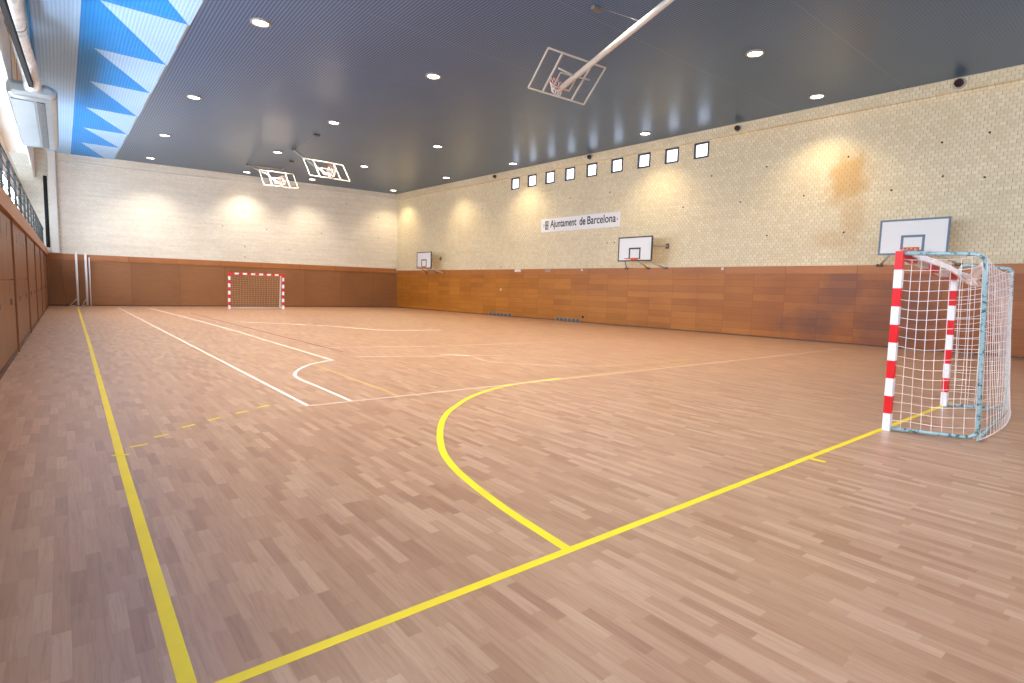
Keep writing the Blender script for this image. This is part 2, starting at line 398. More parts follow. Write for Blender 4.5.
tag(cs, 'ceiling strip of bright blue sheet with window light painted as pale triangles above the gallery edge', 'ceiling strip', kind='structure')
MB().bar((edge(Y0),Y0,H-.012), (edge(40.2),40.2,H-.012), .05, .03).build('edge_strip', M['duct'], cs)
MB().box((-1.4,Y0,H+.02), (xl-.05,40,H+.1)).build('edge_soffit', M['plaster'], cs)
MB().box((xl-.06,Y0,H-.1), (xl,34,H+.12)).build('edge_board', M['blue'], cs)

# ---- right wall: glazed blocks with the nine small windows, veneer boards below
WT = .3
WIN = []
for a, b in ((24.52,23.81),(23.07,22.36),(21.63,20.89),(20.11,19.39),(18.58,17.86),(16.98,16.2),(15.36,14.6),(13.83,13.09),(12.34,11.61)):
    c = (a+b)/2; WIN.append((c-4.222)/rn.y)
WZ0, WZ1, WW = 7.74, 8.43, .72
xs = [0]; 
for c in sorted(WIN): xs += [c+11.5-WW/2, c+11.5+WW/2]
xs.append(R_LEN+.3)
zs = [2.9, WZ0, WZ1, H+.1]
mb = MB()
for i in range(len(xs)-1):
    for j in range(3):
        if j == 1 and i % 2 == 1:
            x0, x1 = xs[i], xs[i+1]
            mb.add([(x0,0,WZ0),(x1,0,WZ0),(x1,-WT,WZ0),(x0,-WT,WZ0)], [(0,1,2,3)]); mb.add([(x0,0,WZ1),(x1,0,WZ1),(x1,-WT,WZ1),(x0,-WT,WZ1)], [(0,1,2,3)])
            mb.add([(x0,0,WZ0),(x0,0,WZ1),(x0,-WT,WZ1),(x0,-WT,WZ0)], [(0,1,2,3)]); mb.add([(x1,0,WZ0),(x1,0,WZ1),(x1,-WT,WZ1),(x1,-WT,WZ0)], [(0,1,2,3)])
        else:
            mb.add([(xs[i],0,zs[j]),(xs[i+1],0,zs[j]),(xs[i+1],0,zs[j+1]),(xs[i],0,zs[j+1])], [(0,1,2,3)])
mb.box((0,-WT-.03,-.1), (R_LEN+.3,-WT,H+.1))
# the material's stains are placed along the wall from this origin
wr = wall_obj(mb.build('wall_right', M['brick_right']), R0 - Vector((-rn.y, rn.x, 0))*.03, R_ROT)
tag(wr, 'cream glazed block wall on the right with nine small windows', 'wall', kind='structure')
b = MB().box((0,-.3,H-.42), (R_LEN+.2,.19,H+.05)).build('trim_right', M['brick_right'])
wall_obj(b, R0 - Vector((-rn.y, rn.x, 0))*.03, R_ROT); tag(b, 'block ledge along the top of the right wall', 'ledge', kind='structure')
for k, c in enumerate(WIN):
    names = ['farthest', 'second farthest', 'third farthest', 'fourth from the far end', 'middle', 'sixth from the far end', 'third nearest', 'second nearest', 'nearest']
    w = empty('window_%d' % (k+1), rw(c, -.03, (WZ0+WZ1)/2), R_ROT)
    tag(w, 'small square window high in the cream wall, %s of the row of nine' % names[k], 'window', kind='structure')
    fr = MB(); hw, hh, t = WW/2, (WZ1-WZ0)/2, .075
    fr.box((-hw,-.12,-hh), (-hw+t,.02,hh)).box((hw-t,-.12,-hh), (hw,.02,hh)).box((-hw+t,-.12,-hh), (hw-t,.02,-hh+t)).box((-hw+t,-.12,hh-t), (hw-t,.02,hh))
    fr.build('frame', M['frame'], w)
    MB().box((-hw+t,-.09,-hh+t), (hw-t,-.07,hh-t)).build('pane', M['sky_pane'], w)
CAPZ = 2.62
wb = MB().box((0,-.05,.0), (R_LEN,0,CAPZ)).build('wall_right_boards', M['wood_right'])
wall_obj(wb, R0, R_ROT); tag(wb, 'honey veneer wall boards along the foot of the right wall', 'wall panelling', kind='structure')
o = MB().box((0,-.05,CAPZ), (R_LEN,.03,2.92)).build('trim_right_cap', M['wood_cap']); wall_obj(o, R0, R_ROT)
tag(o, 'plain wooden board along the top of the right panelling', 'trim', kind='structure')
o = MB().box((0,0,0), (R_LEN,.012,.05)).build('baseboard_right', M['wood_dark']); wall_obj(o, R0, R_ROT); tag(o, 'low dark skirting under the right panelling', 'baseboard', kind='structure')

# ---- far wall
o = MB().box((-.2,0.03,2.95), (F_LEN+.2,.3,H+.1)).build('wall_far', M['brick_far']); wall_obj(o, F0, F_ROT)
tag(o, 'white block wall at the far end', 'wall', kind='structure'); wf = o
o = MB().box((-.2,0,0), (F_LEN,.28,2.72)).build('wall_far_boards', M['wood_far']); wall_obj(o, F0, F_ROT)
tag(o, 'brown wooden panelling across the foot of the far wall', 'wall panelling', kind='structure')
o = MB().box((-.2,-.03,2.72), (F_LEN-.05,.2,3.06)).build('trim_far_cap', M['wood_cap']); wall_obj(o, F0, F_ROT)
tag(o, 'plain wooden board along the top of the far panelling', 'trim', kind='structure')
o = MB().box((1.2,-.012,0), (F_LEN-.05,0,.06)).build('baseboard_far', M['wood_dark']); wall_obj(o, F0, F_ROT); tag(o, 'low dark skirting under the far panelling', 'baseboard', kind='structure')
o = MB().box((1.2,.005,H-.34), (F_LEN,.04,H+.02)).build('trim_far', M['brick_far']); wall_obj(o, F0, F_ROT); tag(o, 'pale ledge along the top of the far wall', 'ledge', kind='structure')
mb = MB(); fp = lambda s, o_, z: tuple(F0 + fn*s + Vector((-fn.y, fn.x, 0))*o_ + Vector((0,0,z)))
mb.tube(spline([fp(1.9,-.02,8.42), fp(5,-.02,8.36), fp(10,-.02,8.4), fp(16,-.02,8.5), fp(F_LEN-.1,-.02,8.5)], 6), .035, 8).build('conduit', M['plaster'])
tag(COL.objects['conduit'] if 'conduit' in COL.objects else bpy.data.objects['conduit'], 'thin pale pipe running along the top of the far wall', 'pipe')

# ---- left side: wall of store doors, gallery above it
o = MB().box((-2.3,Y0-.25,0), (24,Y0-.05,H+.1)).build('wall_back', M['plaster']); tag(o, 'plain plaster wall closing the near end', 'wall', kind='structure')
M['added_fill_pane'] = emit('added_fill_glass', (238,242,255), 3.4)
for i in range(6):  # unseen windows added behind the camera to even out the daylight
    w_ = empty('window_%d' % (30+i), (2.2+i*3.75, Y0-.06, 4.2)); tag(w_, 'added fill light window high in the near end wall, number %d from the gallery' % (i+1), 'window', kind='structure')
    fr = MB()
    for xx in (-1.45, 0, 1.45): fr.box((xx-.04,0,0), (xx+.04,.1,3.6))
    for zz in (.04, 1.8, 3.56): fr.box((-1.49,0,zz-.04), (1.49,.09,zz+.04))
    fr.build('frame', M['frame_white'], w_)
    MB().box((-1.45,.02,0), (1.45,.035,3.6)).build('pane', M['added_fill_pane'], w_)
def lx(y): return -1.223 + (y-10.1)*.0064
L0, L1 = Vector((lx(Y0), Y0, 0)), Vector((lx(39.75), 39.75, 0))
l_rot = math.atan2((L1-L0).y, (L1-L0).x); LL = (L1-L0).length
o = MB().box((0,.02,0), (LL,.18,3.0)).build('wall_left', M['wood_left']); wall_obj(o, L0, l_rot)
tag(o, 'brown wooden partition carrying the gallery on the left', 'wall', kind='structure')
o = MB().box((0,-.1,2.92), (LL-.1,.2,3.27)).build('trim_left', M['wood_cap']); wall_obj(o, L0, l_rot)
tag(o, 'deep wooden beam along the top of the left partition', 'trim', kind='structure')
o = MB().box((0,-.035,0), (LL-.1,.02,.09)).build('baseboard_left', M['wood_dark']); wall_obj(o, L0, l_rot); tag(o, 'low dark skirting under the left doors', 'baseboard', kind='structure')
def lw(s, o_, z): return L0 + (L1-L0).normalized()*s + Vector((-(L1-L0).normalized().y, (L1-L0).normalized().x, 0))*o_ + Vector((0,0,z))
posts = [y-Y0 for y in (-6.6,-1.45,3.7,8.85,14.01,19.3,24.5,29.6,34.7,39.2)]
n_post = n_door = 0
for s in posts:
    n_post += 1
    o = MB().box((-.07,-.06,.0), (.07,.02,2.92)).build('trim_%d' % n_post, M['wood_post'], bevel=.01); wall_obj(o, lw(s,0,0), l_rot)
    tag(o, 'upright wooden post number %d from the near end between the left store doors' % n_post, 'post', kind='structure')
for a, b in zip(posts, posts[1:]):
    w = (b-a-.16)/4
    for k in range(4):
        n_door += 1
        d = empty('door_%d' % n_door, lw(a+.08+w*k,0,0), l_rot)
        tag(d, 'tall brown store door, number %d from the near end of the left wall' % n_door, 'door', kind='structure')
        MB().box((.008,-.025,.1), (w-.008,.02,1.605)).build('lower_leaf', M['wood_left'], d, .004)
        MB().box((.008,-.025,1.62), (w-.008,.02,2.9)).build('upper_leaf', M['wood_left'], d, .004)
        MB().box((.05,-.033,2.48), (.1,-.025,2.78)).build('hinge_plate', M['grey'], d)
        if k % 2: MB().box((.06,-.05,1.1), (.085,-.025,1.22)).build('handle', M['bracket'], d, .004)

GX = -1.98                                           # gallery's outer wall
o = MB().box((GX-.2,Y0,2.8), (-1.2,40,3.0)).build('gallery_floor', M['gallery_floor']); tag(o, 'narrow gallery floor behind the left partition', 'floor', kind='structure')
o = MB().box((GX-.2,Y0,7.14), (-1.3,31,7.3)).build('gallery_ceiling', M['plaster']); tag(o, 'white soffit over the left gallery', 'soffit', kind='structure')
o = MB().box((-1.38,Y0,7.3), (-1.32,40,H+.2)).build('gallery_bulkhead', M['plaster']); tag(o, 'white upright face between gallery soffit and blue ceiling strip', 'wall', kind='structure')
mb = MB(); mb.box((GX-.2,Y0,3.0), (GX,40,3.5)).box((GX-.2,Y0,5.75), (GX,40,7.2))
wy = [Y0+.6+i*4.25 for i in range(11)]
for i, y in enumerate(wy):
    mb.box((GX-.2, y-.35, 3.5), (GX, y+.35, 5.75))
o = mb.build('gallery_wall', M['plaster']); tag(o, 'white outer wall of the left gallery with tall windows', 'wall', kind='structure')
for i, (a, b_) in enumerate(zip(wy, wy[1:])):
    w = empty('window_%d' % (10+i), (GX+.03, (a+b_)/2, 3.5)); hw = (b_-a)/2-.35
    tag(w, 'tall bright gallery window, number %d from the near end' % (i+1), 'window', kind='structure')
    fr = MB(); 
    for yy in (-hw+.03, hw-.03): fr.box((-.1,yy-.03,0), (0,yy+.03,2.25))
    for zz in (.03, 2.22): fr.box((-.095,-hw,zz-.03), (-.005,hw,zz+.03))
    fr.build('frame', M['frame_white'], w)
    MB().box((-.03,-hw,0), (-.015,hw,2.25)).build('pane', M['day_pane'], w)

# railing along the gallery edge
rl = empty('gallery_railing', lw(0,.05,3.27), l_rot)
tag(rl, 'dark green barred railing along the edge of the left gallery', 'railing')
MB().bar((.05,0,1.12), (LL-.4,0,1.12), .05, .045).build('top_rail', M['rail'], rl)
for z in (.12, .37, .62, .87): MB().tube([(.05,0,z),(LL-.4,0,z)], .013, 6).build('rail', M['rail'], rl)
y = .1; proto = None
while y < LL-.35:
    if proto is None: proto = MB().box((-.028,-.028,0), (.028,.028,1.1)).build('post', M['rail'], rl); proto.location = (y,0,0)
    else: c = proto.copy(); COL.objects.link(c); c.parent = rl; c.location = (y,0,0)
    y += 2.05

# beam, foil duct, air unit, downpipe and column at the gallery end
o = MB().bar((-1.33,5.2,7.02), (-.79,19.2,7.02), .1, .16).build('steel_beam', M['black']); tag(o, 'black steel beam under the foil duct above the left gallery', 'beam')
t = empty('foil_duct', (-1.0,6,7.95)); tag(t, 'crinkled foil wrapped duct between black beam and blue ceiling strip', 'duct')
du = MB(); pts = [(0,-10+i*.6,0) for i in range(47)]
du.tube([(0,i*.5,0) for i in range(-22,23)], [.2+.012*math.sin(i*2.1) for i in range(45)], 18).build('pipe', M['foil'], t)
for yy in (-8,-4.2,-.4,3.4,7.2,10.6): MB().tube([(0,yy,.2),(0,yy,.96)], .01, 6).build('hanger_rod', M['grey'], t); MB().tube([(0,yy-.03,0),(0,yy+.03,0)], .217, 18).build('band', M['grey'], t)
A = empty('air_unit', (-.8,22.5,6.75)); tag(A, 'long silver air unit hanging at the far end of the left gallery', 'air unit')
# outer casing: rounded nose on the hall side
prof = [(-.56,0),(.36,0)] + [(.36+.2*math.sin(a), .2-.2*math.cos(a)) for a in [i*PI/12 for i in range(1,12)]] + [(.36,.42),(-.56,.42)]
def extr(prof, y0, y1):
    N = len(prof); vs = [(x,y0,z) for x,z in prof]+[(x,y1,z) for x,z in prof]
    return vs, [tuple(range(N))[::-1], tuple(range(N,2*N))]+[(i,(i+1)%N,N+(i+1)%N,N+i) for i in range(N)]
v, f = extr(prof, -3.7, 4.4); MB().add(v, f).build('casing', M['duct'], A, .12)
MB().box((-.5,-3.2,-.02), (.02,4.1,0)).build('underside_panel', M['duct_panel'], A)
g = MB().box((.07,-3.2,-.015), (.26,4.1,0)).build('grille', M['duct_dark'], A)
sl = MB()
for i in range(48): sl.bar((.08,-3.15+i*.15,-.02), (.25,-3.08+i*.15,-.02), .05, .012)
sl.build('vane', M['duct'], g)
MB().tube(spline([(-.2,-5.46,1.2),(-.18,-4.9,1.16),(-.1,-4.3,.9),(.0,-3.95,.5),(.02,-3.72,.22)], 5), .205, 16).build('elbow', M['foil'], A)
for yy in (-2.8, .3, 3.4):
    for xx in (-.45, .05): MB().tube([(xx,yy,.4),(xx,yy,H-6.8)], .008, 6).build('hanger_rod', M['grey'], A)
o = MB().tube([(-.86,37.2,3.28),(-.86,37.2,7.1)], .085, 12).build('downpipe', M['black']); tag(o, 'dark vertical pipe behind the far end of the railing', 'pipe')
o = MB().box((-.75,39.2,3.07), (-.4,39.66,H)).build('wall_pier', M['plaster'], bevel=.03); tag(o, 'pale square column in the far left corner above the panelling', 'column', kind='structure')

# ------------------------------------------------------------------ lamps
rows = [(4.0, 'row beside the blue strip', [(4.2,14.54),(3.95,23.0),(3.9,30.6),(4.0,37.3)]),
        (9.3, 'second row from the blue strip', [(9.77,14.59),(9.32,22.37),(9.15,30.1),(9.32,37.4)]),
        (14.5, 'third row from the blue strip', [(15.9,6.42),(14.83,22.61),(14.13,29.94),(13.3,36.6)]),
        (20.3, 'row along the cream block wall', [(20.89,6.71),(20.35,13.84),(19.98,22.84),(19.47,29.16),(19.3,36.3)])]
def lamp(name='downlight'):
    t = empty(name, (0,0,H)); r = MB(); n = 28
    ring = [(.27,0),(.27,-.035),(.215,-.05),(.2,-.02)]
    vs = [(R*math.cos(2*PI*k/n), R*math.sin(2*PI*k/n), z) for R, z in ring for k in range(n)]
    r.add(vs, [(i*n+k, i*n+(k+1)%n, (i+1)*n+(k+1)%n, (i+1)*n+k) for i in range(3) for k in range(n)], 0, True)
    r.build('rim', M['ring'], t)
    g = MB(); vs = [(.2*math.cos(2*PI*k/n), .2*math.sin(2*PI*k/n), -.022) for k in range(n)]+[(0,0,-.03)]
    g.add(vs, [(k,(k+1)%n,n) for k in range(n)], 0, True); g.build('lamp_glass', M['lamp'], t)
    return t
LD = bpy.data.lights.new('downlight_beam', 'SPOT'); LD.energy = 1350; LD.color = (1,.875,.70); LD.spot_size = math.radians(112); LD.spot_blend = .85; LD.shadow_soft_size = .2
LW = bpy.data.lights.new('wall_row_beam', 'SPOT'); LW.energy = 430; LW.color = (1,.80,.50); LW.spot_size = math.radians(118); LW.spot_blend = .8; LW.shadow_soft_size = .2
LF = LD.copy(); LF.energy = 700
def beam(x, y, data):
    l = bpy.data.objects.new('downlight_beam', data); COL.objects.link(l); l.location = (x,y,H-.07)
proto = lamp(); first = True
order = {4: ['farthest', 'third', 'second', 'nearest']}
for X, rowname, pts in rows:
    pts = sorted(pts, key=lambda p: -p[1])
    for i, (x, y) in enumerate(pts):
        o = proto if first else copy_tree(proto); first = False
        o.location = (x, y, H)
        what = ['lamp nearest the far wall', 'second lamp from the far wall', 'third lamp from the far wall', 'fourth lamp from the far wall', 'fifth lamp from the far wall'][i]
        tag(o, 'round glowing ceiling downlight, %s, %s' % (rowname, what), 'ceiling light', 'downlights in the slate ceiling')
        beam(x, y, LW if X > 20 else LF if y > 35 else LD)
for x, y in ((3.9,6.4),(9.5,6.4),(14.6,14.4)):
    beam(x, y, LW if x > 20 else LD)

# ------------------------------------------------------------------ goals
def build_goal(near, label):
    """striped square posts and bar, tube side frames, cord net"""
    if near:
        base = Vector((7.97,-.09,0)); z = 2.31
        A0, A1 = Vector((7.955,-.09,0)), Vector((7.86,-.09,z)); B0, B1 = Vector((10.745,-.05,0)), Vector((10.635,-.05,2.1))
        rA0, rA1 = Vector((8.25,-.96,.03)), Vector((7.87,-.93,2.25)); rB0, rB1 = Vector((11.05,-.76,.03)), Vector((10.58,-.73,2.2))
        ps, tr, tb, netm = .084, .024, 10, M['net']
    else:
        A0, A1 = Vector((7.62,35.1,0)), Vector((7.66,35.1,2.25)); B0, B1 = Vector((10.82,35.05,0)), Vector((10.84,35.05,2.25)); z = 2.25
        rA0, rA1 = Vector((7.86,36.1,.03)), Vector((7.84,36.0,2.15)); rB0, rB1 = Vector((10.92,36.1,.03)), Vector((10.96,36.0,2.15))
        ps, tr, tb, netm = .11, .03, 10, M['net_tan']
    O = (A0+B0)/2; O.z = 0
    G = empty('goal', O); tag(G, label, 'goal', 'red and white handball goals')
    L = lambda p: Vector(p)-O
    def striped(a, b, n, start, name, up=(0,1,0)):
        mb = MB()
        for i in range(n):
            p, q = a.lerp(b, i/n), a.lerp(b, (i+1)/n)
            mb.bar(L(p), L(q), ps, ps, (i+start) % 2, up)
        return mb.build(name, [M['white'], M['red']], G)
    striped(A0, A1, tb, 0, 'post'); striped(B0, B1, 9 if near else tb, 0, 'post')
    d = (B1-A1).normalized()*ps*.5; dz = Vector((0,0,-ps*.5))
    striped(A1+d+dz, B1-d+dz, 5 if near else 13, 1, 'crossbar', (0,0,1))
    back = (rA0-A0); back.z = 0; back.normalize()
    for p0, p1, r0, r1 in ((A0,A1,rA0,rA1),(B0,B1,rB0,rB1)):
        s = p1+back*ps*.5+Vector((0,0,-.03)); up_ = [s] if p1.z > 2.2 else [s, s+Vector((0,-.02,.2))]; e = Vector((p0.x,p0.y,.03))+back*ps*.5
        MB().tube([L(p) for p in fillet(up_+[r1, r0+Vector((0,0,.012)), e], .14 if p1.z > 2.2 else .07, 7)], tr, 10).build('side_frame', M['teal'] if near else M['white'], G)
    MB().tube([L(rA0), L(rB0)], tr*.8, 8).build('back_bar', M['teal'] if near else M['white'], G)
    # net: two sides and the back, one mesh
    net = MB(); rad = .0036 if near else .006; random.seed(3)
    def cords(P, nu, nv):
        for i in range(nu+1):
            net.tube([L(P(i/nu, k/(nv))) for k in range(nv+1)], rad, 4, cap=False)
        for k in range(nv+1):
            net.tube([L(P(i/nu, k/nv)) for i in range(nu+1)], rad, 4, cap=False)
    def side(p0, p1, r0, r1, bulge):
        def P(u, v):
            a = p0.lerp(p1, v); b_ = r0.lerp(r1, v); q = a.lerp(b_, .04+.93*u)
            q = q + Vector((bulge*math.sin(PI*u)*math.sin(PI*min(1, v*1.02)), 0, 0))
            q.z -= .05*math.sin(PI*u)*v; q.z += .012*math.sin(7*u+5*v)+.01*math.sin(13*v)
            q.z = max(q.z, .012)
            return q
        return P
    sp = .115 if near else .14
    nv = int(2.15/sp)
    cords(side(A0, A1-Vector((0,0,.1)), rA0, rA1, -.05), 8, nv)
    cords(side(B0, B1-Vector((0,0,.1)), rB0, rB1, .06), 8, nv)
    def backP(u, v):
        q = rA0.lerp(rB0, u).lerp(rA1.lerp(rB1, u)-Vector((0,0,.05 + .07*math.sin(PI*u))), v)
        out = back*(.11*math.sin(PI*u)**.5*max(0, 1-v)**1.4*(1 if near else .3)+.02)
        q = q + out; q.z += .02*math.sin(9*u+4*v)*(1-v); q.x += .015*math.sin(11*v+3*u)
        q.z = max(q.z, .012); return q
    cords(backP, int(2.8/(.16 if near else sp)), nv)
    if near:        # slack foot of the net trailing on the floor
        for k in range(1):
            net.tube([L(p) for p in spline([rA0+Vector((.04,-.02,.0)), rA0.lerp(rB0,.25)+back*(.1+.05*k), rA0.lerp(rB0,.6)+back*(.13+.05*k), rB0+Vector((.06,-.06,-.01))], 8)], .007, 5)
    net.build('net', netm, G)
    # gathered roof net
    if near:
        pa = [A1+Vector((.1,-.09,-.03)), A1.lerp(B1,.3)+Vector((0,-.09,.0)), A1.lerp(B1,.65)+Vector((0,-.1,.02)), B1+Vector((-.25,-.16,-.03)), B1+Vector((-.8,-.42,-.09)), rA1+Vector((1.1,.3,-.2)), rA1+Vector((.05,.03,-.12))]
        rr = [.03,.045,.05,.08,.08,.06,.03]
    else:
        pa = [A1.lerp(rA1,.8), A1.lerp(B1,.3)+back*.7-Vector((0,0,.1)), A1.lerp(B1,.7)+back*.7-Vector((0,0,.1)), B1.lerp(rB1,.8)]
        rr = [.02,.04,.04,.02]
    P = spline([L(p) for p in pa], 10); N = len(P); gm = MB()
    for q in range(13 if near else 3):
        ph, kk = random.random()*6.28, .25+.75*random.random(); pts, R = [], []
        for i in range(N):
            x = i/(N-1)*(len(rr)-1); j = min(int(x), len(rr)-2); rad_ = rr[j]+(rr[j+1]-rr[j])*(x-j)
            a = ph+i*.16+random.uniform(-.25,.25)
            pts.append(P[i]+Vector((math.cos(a)*.5, math.sin(a)*.6, math.sin(a)))*rad_*kk*(.85+.3*random.random())); R.append(rad_*(.2+.14*random.random()))
        gm.tube(pts, R, 6)
    gm.build('gathered_net', M['net_roll'] if near else M['net_tan'], G)
    return G
build_goal(True, 'large red and white striped goal with chipped teal frame standing nearest on the right')
build_goal(False, 'small distant red and white striped goal with tan net against the far panelling')

# ------------------------------------------------------------------ wall hoops
def wall_hoop(s, border, label, net, W=1.92, z0=3.2, z1=4.37, off=1.0, rz=.1, splay=.62):
    t = empty('wall_basketball_hoop', rw(s, 0, z0), R_ROT)          # local x along wall, y into hall, z up
    tag(t, label, 'basketball hoop', 'wall mounted basketball hoops')
    h = z1-z0; bw = .06
    MB().box((-W/2+.01,off-.03,.01), (W/2-.01,off,h-.01)).build('backboard', M['board_white'], t)
    b_ = MB()
    for lo, hi in (((-W/2,off-.05,0),(W/2,off+.008,bw)),((-W/2,off-.05,h-bw),(W/2,off+.008,h)),((-W/2,off-.05,bw),(-W/2+bw,off+.008,h-bw)),((W/2-bw,off-.05,bw),(W/2,off+.008,h-bw))): b_.box(lo, hi)
    b_.build('border', border, t)
    q = MB(); a, zb, zt, w = .33, .1, .64, .075
    q.box((-a,off,zb), (-a+w,off+.006,zt)).box((a-w,off,zb), (a,off+.006,zt)).box((-a+w,off,zt-w), (a-w,off+.006,zt)).box((-a+w,off,zb), (a-w,off+.006,zb+w*.6))
    q.build('target_square', border, t)
    r = MB(); r.tube([(.235*math.cos(2*PI*k/28), off+.4+.235*math.sin(2*PI*k/28), rz) for k in range(28)], .012, 8, closed=True)
    r.bar((-.09,off,rz), (-.09,off+.2,rz), .02, .03).bar((.09,off,rz), (.09,off+.2,rz), .02, .03).box((-.2,off,rz-.05), (.2,off+.02,rz+.06))
    r.build('ring', M['orange'], t)
    if net:
        n_ = MB()
        for k in range(12):
            a0 = 2*PI*k/12
            for sg in (1,-1): n_.tube([((.232-.09*u)*math.cos(a0+sg*u*.8), off+.4+(.232-.09*u)*math.sin(a0+sg*u*.8), rz-.01-.33*u) for u in (0,.3,.6,1)], .006, 4, cap=False)
        n_.build('hoop_net', M['net'], t)
    for sx in (-1.12, 1.12):
        MB().tube([(sx,0.02,-.3),(sx*.52,off-.04,.06)], .036, 8).build('lower_arm', M['steel_white'], t)
        MB().tube([(sx/1.12*splay,0.02,.74),(sx*.55,off-.04,.74)], .042, 8).build('upper_arm', M['steel_white'], t)
        MB().box((sx-.1,0,-.34), (sx+.1,.05,-.25)).build('foot_plate', M['rust'], t)
        ux = sx/1.12*splay; MB().box((ux-.08,-.03,.62), (ux+.08,.03,.86)).build('wall_plate', M['bracket'], t)
    MB().tube([(-.15,.02,-.3),(-.1,off-.04,.06)], .036, 8).build('lower_arm', M['steel_white'], t)
    MB().box((-.25,0,-.34), (-.05,.05,-.25)).build('foot_plate', M['rust'], t)
wall_hoop((3.63-4.222)/rn.y, M['tape_blue'], 'wall basketball hoop with blue grey border right behind the near striped goal', True, rz=.18)
wall_hoop((14.55-4.222)/rn.y, M['tape_dark'], 'wall basketball hoop with black border below the row of windows, middle of the three', False, splay=1.12, z0=3.18, z1=4.34)
wall_hoop((32.45-4.222)/rn.y, M['tape_dark'], 'smallest wall basketball hoop with black border near the far right corner', False, z0=3.0, z1=4.17, W=1.82)

# ------------------------------------------------------------------ hoops folded up under the ceiling
def ceil_hoop(label, c, u, v, W, Hh, pole, extra, pole_r, boards=None):
    c, u, v = Vector(c), Vector(u).normalized(), Vector(v); v = (v-u*v.dot(u)).normalized(); nrm = u.cross(v)
    t = empty('ceiling_basketball_hoop', c); tag(t, label, 'basketball hoop', 'folding basketball hoops under the ceiling')
    Pt = lambda a, b, d=0: u*a + v*b + nrm*d
    f = MB(); w = .036
    f.bar(Pt(-W/2,-Hh/2), Pt(-W/2,Hh/2), w, w, 0, nrm).bar(Pt(W/2,-Hh/2), Pt(W/2,Hh/2), w, w, 0, nrm).bar(Pt(-W/2,Hh/2), Pt(W/2,Hh/2), w, w, 0, nrm).bar(Pt(-W/2,-Hh/2), Pt(W/2,-Hh/2), w, w, 0, nrm)
    f.build('board_frame', M['steel_white'], t)
    for sg in (-1,1): MB().bar(Pt(sg*W*.26,-Hh/2), Pt(sg*W*.26,Hh/2), .04, .04, 0, nrm).build('stiffener', M['steel_white'], t)
    q = MB(); a = .26
    q.bar(Pt(-a,-.32), Pt(-a,.08), .03, .02, 0, nrm).bar(Pt(a,-.32), Pt(a,.08), .03, .02, 0, nrm).bar(Pt(-a,.08), Pt(a,.08), .03, .02, 0, nrm).bar(Pt(-a,-.32), Pt(a,-.32), .03, .02, 0, nrm)
    q.build('target_square', M['steel_white'], t)
    k = extra.get('side', 1)
    r = MB(); r.tube([Pt(.225*math.cos(2*PI*i/24), -.36, k*(.36+.225*math.sin(2*PI*i/24))) for i in range(24)], .014, 6, closed=True)
    r.bar(Pt(-.1,-.36,0), Pt(-.1,-.36,k*.16), .03, .03).bar(Pt(.1,-.36,0), Pt(.1,-.36,k*.16), .03, .03)
    r.build('ring', M['orange'], t)
    n_ = MB()
    for i in range(12):
        a0 = 2*PI*i/12
        for sg in (1,-1): n_.tube([Pt((.225-.09*x)*math.cos(a0+sg*x*.8), -.36, k*(.36+(.225-.09*x)*math.sin(a0+sg*x*.8))) + Vector((0,0,-.3*x)) for x in (0,.35,.7,1)], .008, 4, cap=False)
    n_.build('hoop_net', M['net'], t)
    p0, p1 = Vector(pole[0])-c, Vector(pole[1])-c
    MB().tube([p0, p1], pole_r, 12).build('pole', M['steel_white'], t)
    MB().box((-.09,-.09,-.03), (.09,.09,H-pole[1][2]+.0), M=Matrix.Translation(p1)).build('pivot', M['bracket'], t)
    for nm, pts, rad in extra.get('tubes', []):
        MB().tube([Vector(p)-c for p in pts], rad, 8).build(nm, M['steel_white'] if nm != 'cable' else M['grey'], t)
    for p in extra.get('winch', []):
        MB().box((-.14,-.07,-.09), (.14,.07,0), M=Matrix.Translation(Vector(p)-c)).build('winch', M['bracket'], t, .02)
    return t
cA = Vector((10.334,8.614,7.357)); uA, vA = (.987,-.153,-.046), (-.087,-.756,.649)
ceil_hoop('folded basketball hoop on a long thick pole, the largest hung under the ceiling', cA, uA, vA, 1.85, 1.12,
          ((10.39,9.02,7.14), (10.27,3.1,8.82)), {'side': -1, 'tubes': [('brace', [(9.85,8.45,7.43),(10.33,8.35,7.33)], .022), ('brace', [(10.85,8.3,7.35),(10.33,8.35,7.33)], .022), ('cable', [(10.33,6.2,7.96),(10.44,7.6,8.8)], .008)], 'winch': [(10.44,7.75,8.88)]}, .075)
cB = Vector((9.108,22.675,6.81)); uB, vB = (.999,.046,.003), (-.033,.671,.741)
ceil_hoop('folded basketball hoop hung under the ceiling, right one of the distant pair', cB, uB, vB, 1.85, 1.12,
          ((9.12,22.45,6.5), (9.58,28.7,8.82)), {'side': 1, 'tubes': [('cable', [(9.56,28.4,8.74),(9.47,25.2,8.82)], .012)], 'winch': [(9.5,25.03,8.88)]}, .055)
cC = Vector((9.217,30.165,7.41)); uC, vC = (.999,.042,.027), (-.047,.617,.786)
ceil_hoop('folded basketball hoop hung under the ceiling, left one of the distant pair', cC, uC, vC, 1.85, 1.12,
          ((8.55,30.5,7.7), (8.8,34.85,8.84)), {'side': 1, 'tubes': [('pivot_bar', [(8.78,34.9,8.82),(10.72,34.6,8.82)], .04), ('brace', [(9.3,29.9,7.05),(8.55,30.5,7.72)], .04), ('cable', [(10.7,34.55,8.8),(10.43,31.9,8.82)], .012)], 'winch': [(10.43,31.79,8.88)]}, .05)

